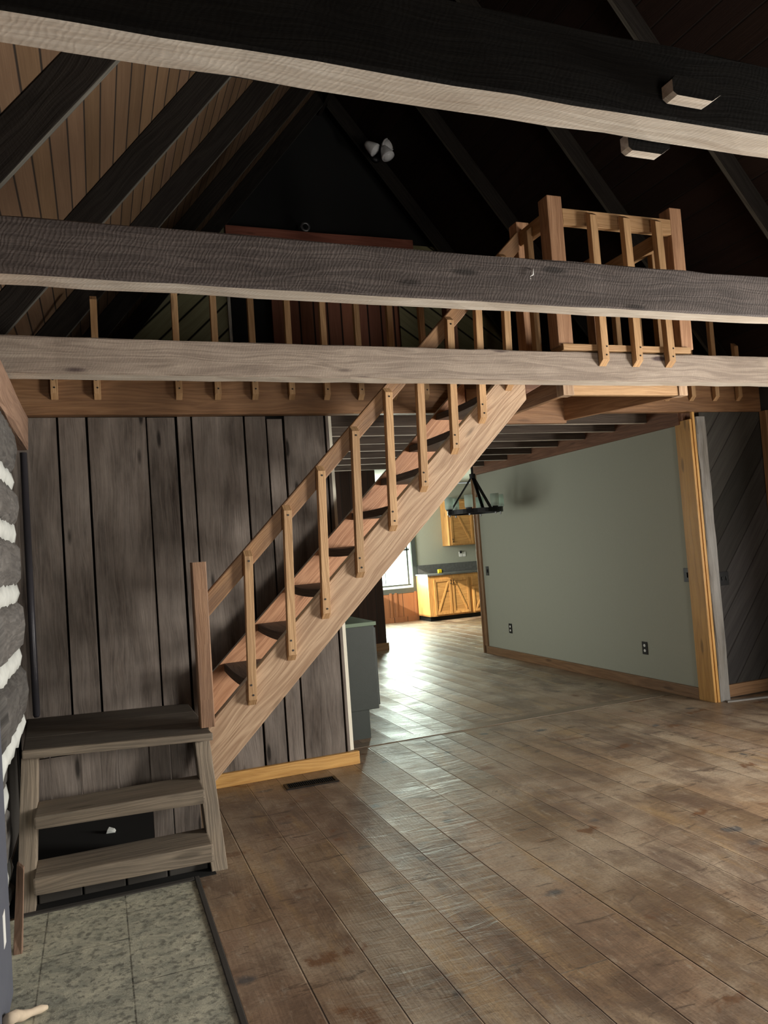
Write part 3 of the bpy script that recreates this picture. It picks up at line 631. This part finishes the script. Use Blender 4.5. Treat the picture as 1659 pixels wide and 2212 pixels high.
one(m.build('brick_border', M_['darkwall'], bevel=0.006), 'low dark brick border on the floor under the bottom tread', 'bricks')
one(MB().hexa([(-0.027, 4.68, 0.004), (0.021, 4.672, 0.004), (0.027, 4.712, 0.004), (-0.009, 4.728, 0.004), (-0.021, 4.688, 0.0208), (0.003, 4.68, 0.0128), (0.021, 4.704, 0.018), (-0.009, 4.72, 0.0284)]).build('paper_scrap', M_['chink'], bevel=0.002), 'small crumpled white scrap on the dark floor behind the bottom tread', 'scrap')

# ------------------------------------------------------------------ the open staircase
st = thing('staircase', (0.55, 4.7, 0), 'open orange pine staircase with handrail and square balusters rising to the balcony', 'staircase')
def zt(x): return 1.575 + 0.978 * (x - 1.5)
def stringer(y0, y1, dz, mat, x0=0.515):
    mats = [mat, M_['dust']]
    m = MB().prism([(x0, y0, zt(x0) + dz - 0.318), (x0, y0, zt(x0) + dz), (2.65, y0, 2.70 + dz * 0.3), (2.65, y0, 2.385 + dz)], (0, y1 - y0, 0))
    m.mi[3] = 1
    return m.build('stringer', mats, st, grain=(0.715, 0, 0.699), bevel=0.004)
stringer(4.222, 4.285, 0.0, M_['stair'])
stringer(5.065, 5.11, 0.012, M_['stair_red'], 0.62)
for k in range(8):
    z = 0.82 + 0.2335 * k; x = 0.742 + 0.2365 * k
    m = MB(); segs = 8; vs = []; dep, thk = 0.255, 0.048; cup = random.uniform(0.004, 0.014)
    for i in range(segs + 1):
        y = 4.285 + (5.065 - 4.285) * i / segs; s = -cup * 4 * (i/segs) * (1 - i/segs)
        for (px, pz) in ((x, z - thk), (x, z - 0.006), (x + 0.006, z), (x + dep, z + 0.002), (x + dep, z - thk)):
            vs.append((px, y, pz + s))
    n = 5
    m.add(vs, [tuple(range(n)), tuple(range(segs*n, segs*n+n))[::-1]] + [(i*n+j, i*n+(j+1) % n, (i+1)*n+(j+1) % n, (i+1)*n+j) for i in range(segs) for j in range(n)])
    m.build('tread', M_['tread'], st, grain=(0, 1, 0))
def zr(x): return 1.318 + 1.02 * (x - 0.547)
m = MB().prism([(0.548, 4.222, zr(0.548) - 0.132), (0.548, 4.222, zr(0.548)), (2.69, 4.222, zr(2.69)), (2.69, 4.222, zr(2.69) - 0.132)], (0, 0.044, 0))
m.build('handrail', M_['rail'], st, grain=(0.70, 0, 0.714), bevel=0.007)
def picket(xb, zb, xt, ztp, y0, w=0.046, d=0.042, axis='x', cut=0.034):
    """square baluster, both ends cut on the slant with the back edge longer"""
    if axis == 'x':
        pb = lambda s, y, z: (xb + s * w/2, y, z); pt = lambda s, y, z: (xt + s * w/2, y, z)
        return MB().hexa([pb(-1, y0 - d, zb + cut), pb(1, y0 - d, zb + cut), pb(1, y0, zb), pb(-1, y0, zb), pt(-1, y0 - d, ztp - cut), pt(1, y0 - d, ztp - cut), pt(1, y0, ztp), pt(-1, y0, ztp)])
    # axis y: fixed to a face of constant x (= xb), runs at y0; d is signed outwards
    x = xb
    return MB().hexa([(x + d, y0 - w/2, zb + cut), (x + d, y0 + w/2, zb + cut), (x, y0 + w/2, zb), (x, y0 - w/2, zb), (x + d, y0 - w/2, ztp - cut), (x + d, y0 + w/2, ztp - cut), (x, y0 + w/2, ztp), (x, y0 - w/2, ztp)])
def screws(parent, pts, r=0.0055):
    for p in pts: MB().lathe(p, [(0.0, -0.0015), (r, -0.0015), (r, 0.004), (0.0, 0.004)], (0, 1, 0), 8).build('screw', M_['black'], parent)
xb = [0.756, 0.992, 1.205, 1.428, 1.654, 1.872, 2.100, 2.308, 2.52]
zb = [0.690, 0.905, 1.115, 1.332, 1.590, 1.815, 2.040, 2.230, 2.44]
for x, z in zip(xb, zb):
    xt = x + 0.026; top = zr(xt) - 0.020
    o = picket(x, z, xt, top, 4.222).build('baluster', M_['balu'], st, grain=(0, 0, 1), bevel=0.002)
    screws(o, [(x + 0.004, 4.179, z + 0.06), (x - 0.004, 4.179, z + 0.115), (xt, 4.179, top - 0.06)])
MB().bar((0.508, 4.212, 0.616), (0.512, 4.212, 1.492), 0.076, 0.085, (0, 1, 0), 6, 0.001, 0.005).build('newel', M_['newel'], st, grain=(0, 0, 1))
MB().hexa([(2.65, 4.222, 2.42), (2.912, 4.222, 2.55), (2.912, 4.262, 2.55), (2.65, 4.262, 2.42), (2.65, 4.222, 2.66), (2.912, 4.222, 2.66), (2.912, 4.262, 2.66), (2.65, 4.262, 2.66)]).build('hanger_board', M_['ledger'], st, grain=(1, 0, 0), bevel=0.003)

# ------------------------------------------------------------------ loft railing
lr = thing('loft_railing', (1.2, 5.1, 2.565), 'long brown railing with square balusters fixed to the left loft edge board', 'railing')
def roofcap(x, z): return min(z, zl(x) - 0.03)
for x in (-0.19, 0.062, 0.565, 0.818, 1.07, 1.325, 1.58, 1.835, 2.09, 2.345):
    z0 = 2.565; z1 = roofcap(x, 3.56)
    o = picket(x, z0, x + 0.004, z1, 5.116, 0.042, 0.04).build('baluster', M_['balu'], lr, grain=(0, 0, 1), bevel=0.002)
    screws(o, [(x + 0.002, 5.075, z0 + 0.07), (x - 0.004, 5.075, z0 + 0.12)])
MB().bar((0.30, 5.142, 3.49), (2.60, 5.142, 3.49), 0.043, 0.095, segs=6, cham=0.005).build('handrail', M_['ledger'], lr, grain=(1, 0, 0))
MB().bar((2.62, 5.165, 2.735), (2.62, 5.165, 3.70), 0.085, 0.085, (0, 1, 0), 2, 0.0, 0.005).build('end_post', M_['ledger'], lr, grain=(0, 0, 1))
lr2 = thing('loft_railing', (4.9, 5.1, 2.565), 'short dim railing on the right loft edge, past the balcony', 'railing')
for x in (4.335, 4.585, 4.845, 5.105, 5.365):
    o = picket(x, 2.560, x, roofcap(5.3 - x, 3.56), 5.116, 0.044, 0.04).build('baluster', M_['balu'], lr2, grain=(0, 0, 1), bevel=0.002)
MB().bar((3.98, 5.142, 3.49), (4.95, 5.142, 3.49), 0.043, 0.095, segs=3, cham=0.005).build('handrail', M_['ledger'], lr2, grain=(1, 0, 0))

# ------------------------------------------------------------------ balcony at the stair head
bal = thing('balcony', (3.37, 4.6, 2.41), 'pine balcony with posts and balusters at the head of the stairs', 'balcony')
def post(x0, x1, y0, y1, z0, z1): return MB().box(x0, x1, y0, y1, z0, z1).build('post', M_['post'], bal, grain=(0, 0, 1), bevel=0.005)
post(2.825, 2.935, 4.066, 4.172, 2.70, 3.685)
post(3.812, 3.912, 4.066, 4.172, 2.70, 3.692)
post(2.825, 2.925, 4.45, 4.55, 2.69, 3.675)
post(3.812, 3.912, 4.98, 5.08, 2.69, 3.69)
MB().box(2.842, 3.868, 4.045, 4.19, 2.668, 2.709).build('sill_plate', M_['balu'], bal, grain=(1, 0, 0), bevel=0.003)
MB().box(2.935, 3.812, 4.066, 4.106, 3.50, 3.607).build('front_rail', M_['balu'], bal, grain=(1, 0, 0), bevel=0.004)
MB().box(2.845, 2.885, 4.172, 4.45, 3.50, 3.607).build('side_rail', M_['balu'], bal, grain=(0, 1, 0), bevel=0.004)
MB().box(3.862, 3.902, 4.172, 4.98, 3.49, 3.60).build('side_rail', M_['balu'], bal, grain=(0, 1, 0), bevel=0.004)
for x, xt in ((3.128, 3.124), (3.394, 3.386), (3.664, 3.648)):
    o = picket(x, 2.565, xt, 3.585, 4.045, 0.054, 0.046).build('baluster', M_['balu'], bal, grain=(0, 0, 1), bevel=0.002)
    screws(o, [(x + 0.006, 3.998, 2.63), (x + 0.012, 3.998, 2.685)])
picket(2.845, 2.60, 0, 3.575, 4.315, 0.05, -0.044, 'y').build('baluster', M_['balu'], bal, grain=(0, 0, 1), bevel=0.002)
for y in (4.40, 4.64, 4.86):
    picket(3.902, 2.60, 0, 3.575, y, 0.05, 0.044, 'y').build('baluster', M_['balu'], bal, grain=(0, 0, 1), bevel=0.002)
MB().box(3.0, 3.868, 4.20, 4.248, 2.412, 2.64).build('rim_board', M_['balu'], bal, grain=(1, 0, 0), bevel=0.003)
MB().box(2.915, 2.998, 4.19, 4.27, 2.408, 2.66).build('corner_block', M_['stair'], bal, grain=(0, 0, 1), bevel=0.003)
MB().box(3.870, 3.945, 4.19, 4.27, 2.408, 2.66).build('corner_block', M_['stair'], bal, grain=(0, 0, 1), bevel=0.003)
MB().box(2.92, 2.962, 4.27, 5.115, 2.41, 2.66).build('side_joist', M_['rim'], bal, grain=(0, 1, 0), bevel=0.003)
MB().bar((3.905, 4.27, 2.535), (3.52, 5.10, 2.52), 0.042, 0.25, segs=2).build('side_joist', M_['rim'], bal, grain=(-0.42, 0.9, 0))
MB().box(2.66, 3.53, 5.066, 5.108, 2.375, 2.64).build('back_joist', M_['rim'], bal, grain=(1, 0, 0), bevel=0.003)
m = MB()
for i in range(7):
    a = 4.20 + i * 0.128
    m.box(2.92, 3.93, a, a + 0.124, 2.664, 2.69)
m.build('deck', M_['deck'], bal)

# ------------------------------------------------------------------ wall plates
def outlet(y, z, label, kind='outlet', x=4.80):
    t = thing(kind, (x, y, z - 0.06), label, kind)
    MB().box(x - 0.007, x, y - 0.037, y + 0.037, z - 0.06, z + 0.06).build('plate', M_['black'], t, bevel=0.002)
    if kind == 'outlet':
        for dz in (-0.024, 0.024):
            m = MB().lathe((x - 0.008, y, z + dz), [(0.0, 0.0025), (0.0135, 0.002), (0.0145, -0.001), (0.0, -0.001)], (-1, 0, 0), 16)
            m.build('socket', M_['white'], t)
    else:
        MB().box(x - 0.016, x - 0.006, y - 0.011, y + 0.011, z - 0.022, z + 0.022).build('toggle', M_['black'], t, bevel=0.002)
    return t
outlet(8.44, 0.372, 'black outlet plate with white sockets on the sage wall, near its kitchen end')
outlet(5.936, 0.372, 'black outlet plate with white sockets on the sage wall, near the golden jamb')
outlet(5.30, 1.067, 'black light switch on the sage wall beside the golden jamb', 'switch')
outlet(8.93, 1.09, 'dark light switch on the sage wall next to the kitchen corner trim', 'switch')
t = thing('switch', (5.06, 5.15, 0.96), 'dark double switch on the charcoal boards beside the grey post', 'switch')
MB().box(5.005, 5.105, 5.143, 5.155, 0.96, 1.075).build('plate', M_['black'], t, bevel=0.002)
for x in (5.03, 5.075): MB().box(x - 0.006, x + 0.006, 5.133, 5.144, 1.00, 1.035).build('toggle', M_['black'], t, bevel=0.002)

# floor register
fv = thing('floor_vent', (1.235, 4.93, 0), 'dark metal floor vent set in the boards before the golden baseboard', 'vent')
m = MB(); cx, cy, L, D, a = 1.235, 4.925, 0.345, 0.125, math.atan2(-0.012, 0.337)
def vp(u, v, z): return (cx + u * math.cos(a) - v * math.sin(a), cy + u * math.sin(a) + v * math.cos(a), z)
for (u0, u1, v0, v1) in ((-L/2, L/2, -D/2, -D/2 + .014), (-L/2, L/2, D/2 - .014, D/2), (-L/2, -L/2 + .018, -D/2 + .014, D/2 - .014), (L/2 - .018, L/2, -D/2 + .014, D/2 - .014)):
    m.hexa([vp(u0, v0, 0), vp(u1, v0, 0), vp(u1, v1, 0), vp(u0, v1, 0), vp(u0, v0, .006), vp(u1, v0, .006), vp(u1, v1, .006), vp(u0, v1, .006)])
m.build('frame', M_['iron'], fv)
m = MB()
for i in range(24):
    u = -L/2 + .022 + i * 0.0131
    m.hexa([vp(u, -D/2 + .014, .0005), vp(u + .005, -D/2 + .014, .0005), vp(u + .005, D/2 - .014, .0005), vp(u, D/2 - .014, .0005), vp(u, -D/2 + .014, .005), vp(u + .005, -D/2 + .014, .005), vp(u + .005, D/2 - .014, .005), vp(u, D/2 - .014, .005)])
m.hexa([vp(-L/2+.01, -D/2+.01, 0), vp(L/2-.01, -D/2+.01, 0), vp(L/2-.01, D/2-.01, 0), vp(-L/2+.01, D/2-.01, 0), vp(-L/2+.01, -D/2+.01, .001), vp(L/2-.01, -D/2+.01, .001), vp(L/2-.01, D/2-.01, .001), vp(-L/2+.01, D/2-.01, .001)])
m.build('grille', M_['void'], fv)

# pipe in the corner by the log wall
cp = MB().tube([(-0.385, 5.135, 0.625), (-0.385, 5.135, 0.64), (-0.385, 5.135, 2.24)], [0.014, 0.021, 0.021], 14)
one(cp.build('corner_pipe', M_['pipe'], smooth=True), 'slim dark upright pipe in the corner between logs and barn boards', 'pipe')

# opened door lying back against the log wall, with its paper label and a wedge of wood
dr = struct(MB().box(-0.40, -0.355, 2.20, 3.125, 0.008, 2.05).build('door_1', M_['bluegrey'], bevel=0.003))
m = MB(); m.box(-0.50, -0.40, 1.0, 3.15, 0, 2.24)
struct(m.build('wall_left.002', M_['bluegrey']))
MB().box(-0.3555, -0.3535, 2.93, 2.985, 0.25, 0.36).build('door_label', M_['white'], dr)
vs = []; m = MB()
pts = [(-0.335, 2.80, 0.085), (-0.325, 2.86, 0.06), (-0.31, 2.91, 0.03), (-0.285, 2.94, 0.018), (-0.255, 2.955, 0.014), (-0.235, 2.965, 0.010)]
m.tube(pts, [0.020, 0.020, 0.018, 0.013, 0.014, 0.007], 9)
one(m.build('wood_chip', M_['cloth'], smooth=True), 'pale splintered piece of wood on the tiles at the left edge', 'wood')
one(MB().prism([(-0.385, 3.42, 0.0), (-0.352, 3.42, 0.0), (-0.352, 3.62, 0.26), (-0.385, 3.70, 0.26)], (0, 0.05, 0.0)).build('wood_stake', M_['plate'], grain=(0, 0.5, 1), bevel=0.004), 'brown pointed board end leaning on the log wall beside the steps', 'wood')

# ------------------------------------------------------------------ spotlight cluster under the right roof slope
sp = thing('spotlight_cluster', (3.20, 7.80, 5.90), 'three white spotlight heads mounted together high under the dark roof', 'light fixture')
MB().lathe((3.20, 7.855, 5.93), [(0.0, -0.03), (0.06, -0.03), (0.065, 0.0), (0.0, 0.0)], (0, 1, 0), 18).build('base', M_['iron'], sp, smooth=True)
def head(p, d, s=1.0):
    h = MB().lathe(p, [(0.0, -0.085*s), (0.030*s, -0.08*s), (0.045*s, -0.05*s), (0.062*s, 0.0), (0.074*s, 0.045*s), (0.072*s, 0.06*s), (0.060*s, 0.062*s)], d, 22).build('lamp_head', M_['bulbw'], sp, smooth=True)
    MB().lathe(p, [(0.060*s, 0.058*s), (0.050*s, 0.072*s), (0.028*s, 0.082*s), (0.0, 0.085*s)], d, 22).build('lens', M_['bulbw'], h, smooth=True)
    q = Vector(p) - Vector(d).normalized() * 0.08 * s
    MB().tube([q, (3.20, 7.83, 5.93)], 0.012, 8).build('arm', M_['iron'], sp)
head((3.085, 7.66, 5.93), (0.75, -0.35, -0.75))
head((3.255, 7.64, 5.955), (0.12, -1.0, -0.30))
head((3.225, 7.58, 5.845), (0.25, -0.3, -1.0))

# ------------------------------------------------------------------ chandelier in the far room
chd = thing('chandelier', (4.145, 7.90, 1.835), 'black iron wheel chandelier with clear glass shades hanging before the sage wall', 'chandelier')
C0 = Vector((4.145, 7.90, 1.835)); R = 0.295
MB().lathe(C0, [(R, -0.022), (R + 0.028, -0.022), (R + 0.028, 0.028), (R, 0.028)], n=48, close=True).build('ring', M_['iron'], chd, bevel=0.0)
m = MB().tube([C0 + Vector((0, 0, 0.44)), C0 + Vector((0, 0, 0.86))], 0.013, 10); m.lathe(C0, [(0.0, 0.835), (0.06, 0.835), (0.065, 0.865), (0.0, 0.865)])
m.lathe(C0, [(0.0, 0.38), (0.032, 0.385), (0.036, 0.44), (0.0, 0.45)]); m.build('stem', M_['iron'], chd, smooth=False)
for k in range(3):
    a = 2 * PI * k / 3 + 0.35
    p = C0 + Vector((math.cos(a) * R, math.sin(a) * R, 0.02)); MB().bar(p, C0 + Vector((0, 0, 0.42)), 0.035, 0.014, (0, 0, 1)).build('arm', M_['iron'], chd)
for k in range(6):
    a = 2 * PI * k / 6 + 0.88; p = C0 + Vector((math.cos(a) * (R + 0.014), math.sin(a) * (R + 0.014), 0.028))
    so_ = MB().lathe(p, [(0.0, 0.0), (0.034, 0.0), (0.036, 0.012), (0.020, 0.016), (0.018, 0.055), (0.0, 0.056)], n=16).build('socket', M_['iron'], chd)
    MB().lathe(p, [(0.0, -0.078), (0.011, -0.072), (0.011, -0.055), (0.006, -0.05)], n=10).build('finial', M_['steel'], so_)
    MB().lathe(p, [(0.046, 0.014), (0.048, 0.03), (0.048, 0.155), (0.0455, 0.155), (0.0455, 0.03), (0.042, 0.016)], n=20, close=True).build('glass_shade', M_['jar'], chd, smooth=True)
    MB().lathe(p, [(0.0, 0.05), (0.012, 0.055), (0.014, 0.07), (0.030, 0.105), (0.026, 0.13), (0.0, 0.142)], n=14).build('bulb', M_['jar'], so_, smooth=True)

# ------------------------------------------------------------------ dark cabinet behind the barn-board wall
kb = thing('base_cabinet', (1.75, 6.4, 0), 'dark green cabinet behind the end of the barn-board wall', 'cabinet')
MB().box(1.40, 2.045, 5.78, 7.0, 0.225, 0.885).build('body', M_['chest'], kb, bevel=0.004)
MB().box(1.40, 1.965, 5.80, 7.0, 0.0, 0.225).build('toe_kick', M_['chest'], kb)
MB().box(1.38, 2.06, 5.765, 7.0, 0.885, 0.915).build('top', M_['chesttop'], kb, bevel=0.003)
for i in range(2):
    d = MB().box(2.045, 2.063, 5.80 + i*0.6, 6.38 + i*0.6, 0.25, 0.865).build('door', M_['chest'], kb, bevel=0.003)
    MB().tube([(2.075, 6.30 + i*0.16, 0.75), (2.075, 6.30 + i*0.16, 0.82)], 0.006, 8).build('handle', M_['iron'], d)

# ------------------------------------------------------------------ kitchen cabinets on the far wall
CF = 13.50
kc = thing('base_cabinet', (7.3, 13.8, 0), 'knotty pine base cabinets with diagonal braces and black pulls below the kitchen wall', 'cabinet')
MB().box(5.95, 8.9, CF, 14.10, 0.09, 0.875).build('body', M_['pine'], kc, grain=(0, 0, 1), bevel=0.003)
MB().box(5.98, 8.9, CF + 0.07, 14.10, 0.0, 0.09).build('toe_kick', M_['void'], kc)
def door(x0, x1, z0, z1, slope, par, pull, y=CF):
    d = MB(); d.box(x0 + 0.006, x1 - 0.006, y - 0.014, y, z0, z1)
    d = d.build('door', M_['pine'], par, grain=(1, 0, 0))
    f = MB(); w = 0.05
    f.box(x0 + .006, x0 + w, y - .024, y - .014, z0, z1); f.box(x1 - w, x1 - .006, y - .024, y - .014, z0, z1)
    f.box(x0 + w, x1 - w, y - .024, y - .014, z0, z0 + w); f.box(x0 + w, x1 - w, y - .024, y - .014, z1 - w, z1)
    a, b = (x0 + w, x1 - w - 0.03) if slope > 0 else (x1 - w, x0 + w + 0.03)
    s = 0.04 if slope > 0 else -0.04
    f.hexa([(a, y - .024, z0 + w), (a + s, y - .024, z0 + w), (a + s, y - .014, z0 + w), (a, y - .014, z0 + w), (b, y - .024, z1 - w), (b + s * .9, y - .024, z1 - w), (b + s * .9, y - .014, z1 - w), (b, y - .014, z1 - w)])
    f.build('door_frame', M_['pine'], d, grain=(0, 0, 1), bevel=0.002)
    if pull:
        m = MB(); m.tube([(pull[0], y - .026, pull[1]), (pull[0], y - .05, pull[1]), (pull[0], y - .05, pull[1] + pull[2]), (pull[0], y - .026, pull[1] + pull[2])], 0.009, 8)
        m.build('handle', M_['iron'], d)
    return d
door(6.06, 6.435, 0.12, 0.80, 1, kc, (6.415, 0.70, 0.07)); door(6.445, 6.82, 0.12, 0.80, -1, kc, (6.465, 0.70, 0.07))
door(6.88, 7.22, 0.12, 0.60, 1, kc, None); door(7.23, 7.6, 0.12, 0.60, -1, kc, None); door(7.7, 8.1, 0.12, 0.80, 1, kc, None); door(8.1, 8.5, 0.12, 0.80, -1, kc, None)
dw = MB().box(6.886, 7.594, CF - 0.018, CF, 0.63, 0.80).build('drawer', M_['pine'], kc, grain=(1, 0, 0), bevel=0.003)
MB().tube([(7.18, CF - .02, .715), (7.18, CF - .045, .715), (7.30, CF - .045, .715), (7.30, CF - .02, .715)], 0.007, 8).build('handle', M_['iron'], dw)
one(MB().box(5.93, 8.9, CF - 0.03, 14.075, 0.875, 0.91).build('countertop', M_['stone'], bevel=0.005), 'grey mottled countertop on the kitchen base cabinets', 'countertop')
one(MB().box(5.96, 8.9, 14.075, 14.098, 0.91, 1.08).build('backsplash', M_['stone'], bevel=0.002), 'low grey backsplash strip along the kitchen wall', 'backsplash')
ku = thing('wall_cabinet', (7.3, 13.93, 1.43), 'knotty pine wall cabinet with a diagonal brace above the countertop', 'cabinet')
MB().box(6.60, 8.6, 13.77, 14.10, 1.43, 2.35).build('body', M_['pine'], ku, grain=(0, 0, 1), bevel=0.003)
door(6.64, 7.14, 1.45, 2.32, -1, ku, (6.665, 1.50, 0.06), 13.77); door(7.15, 7.65, 1.45, 2.32, 1, ku, None, 13.77); door(7.7, 8.2, 1.45, 2.32, -1, ku, None, 13.77)
yt = thing('yellow_box', (6.33, 13.75, 0.91), 'small bright yellow box on the kitchen countertop', 'box')
MB().box(6.29, 6.37, 13.73, 13.78, 0.912, 0.985).build('case', M_['yellow'], yt, bevel=0.014)
MB().box(6.37, 6.395, 13.735, 13.775, 0.912, 0.97).build('end_cap', M_['black'], yt, bevel=0.004)
t = thing('outlet', (6.98, 14.10, 1.19), 'small white outlet with a dark plug on the kitchen wall under the wall cabinet', 'outlet')
MB().box(6.95, 7.02, 14.09, 14.10, 1.19, 1.29).build('plate', M_['white'], t, bevel=0.002)
MB().box(6.965, 7.0, 14.06, 14.09, 1.26, 1.315).build('plug', M_['black'], t, bevel=0.003)
MB().box(7.03, 7.10, 14.09, 14.10, 1.19, 1.29).build('plate', M_['white'], t, bevel=0.002)

# small bent clip left on the middle beam
one(MB().tube([(1.787, 2.738, 2.592), (1.787, 2.738, 2.606), (1.799, 2.736, 2.610), (1.803, 2.738, 2.636), (1.801, 2.752, 2.640)], 0.0028, 6).build('wire_clip', M_['white'], smooth=True), 'small bent white clip stuck in the face of the middle grey tie beam', 'clip')
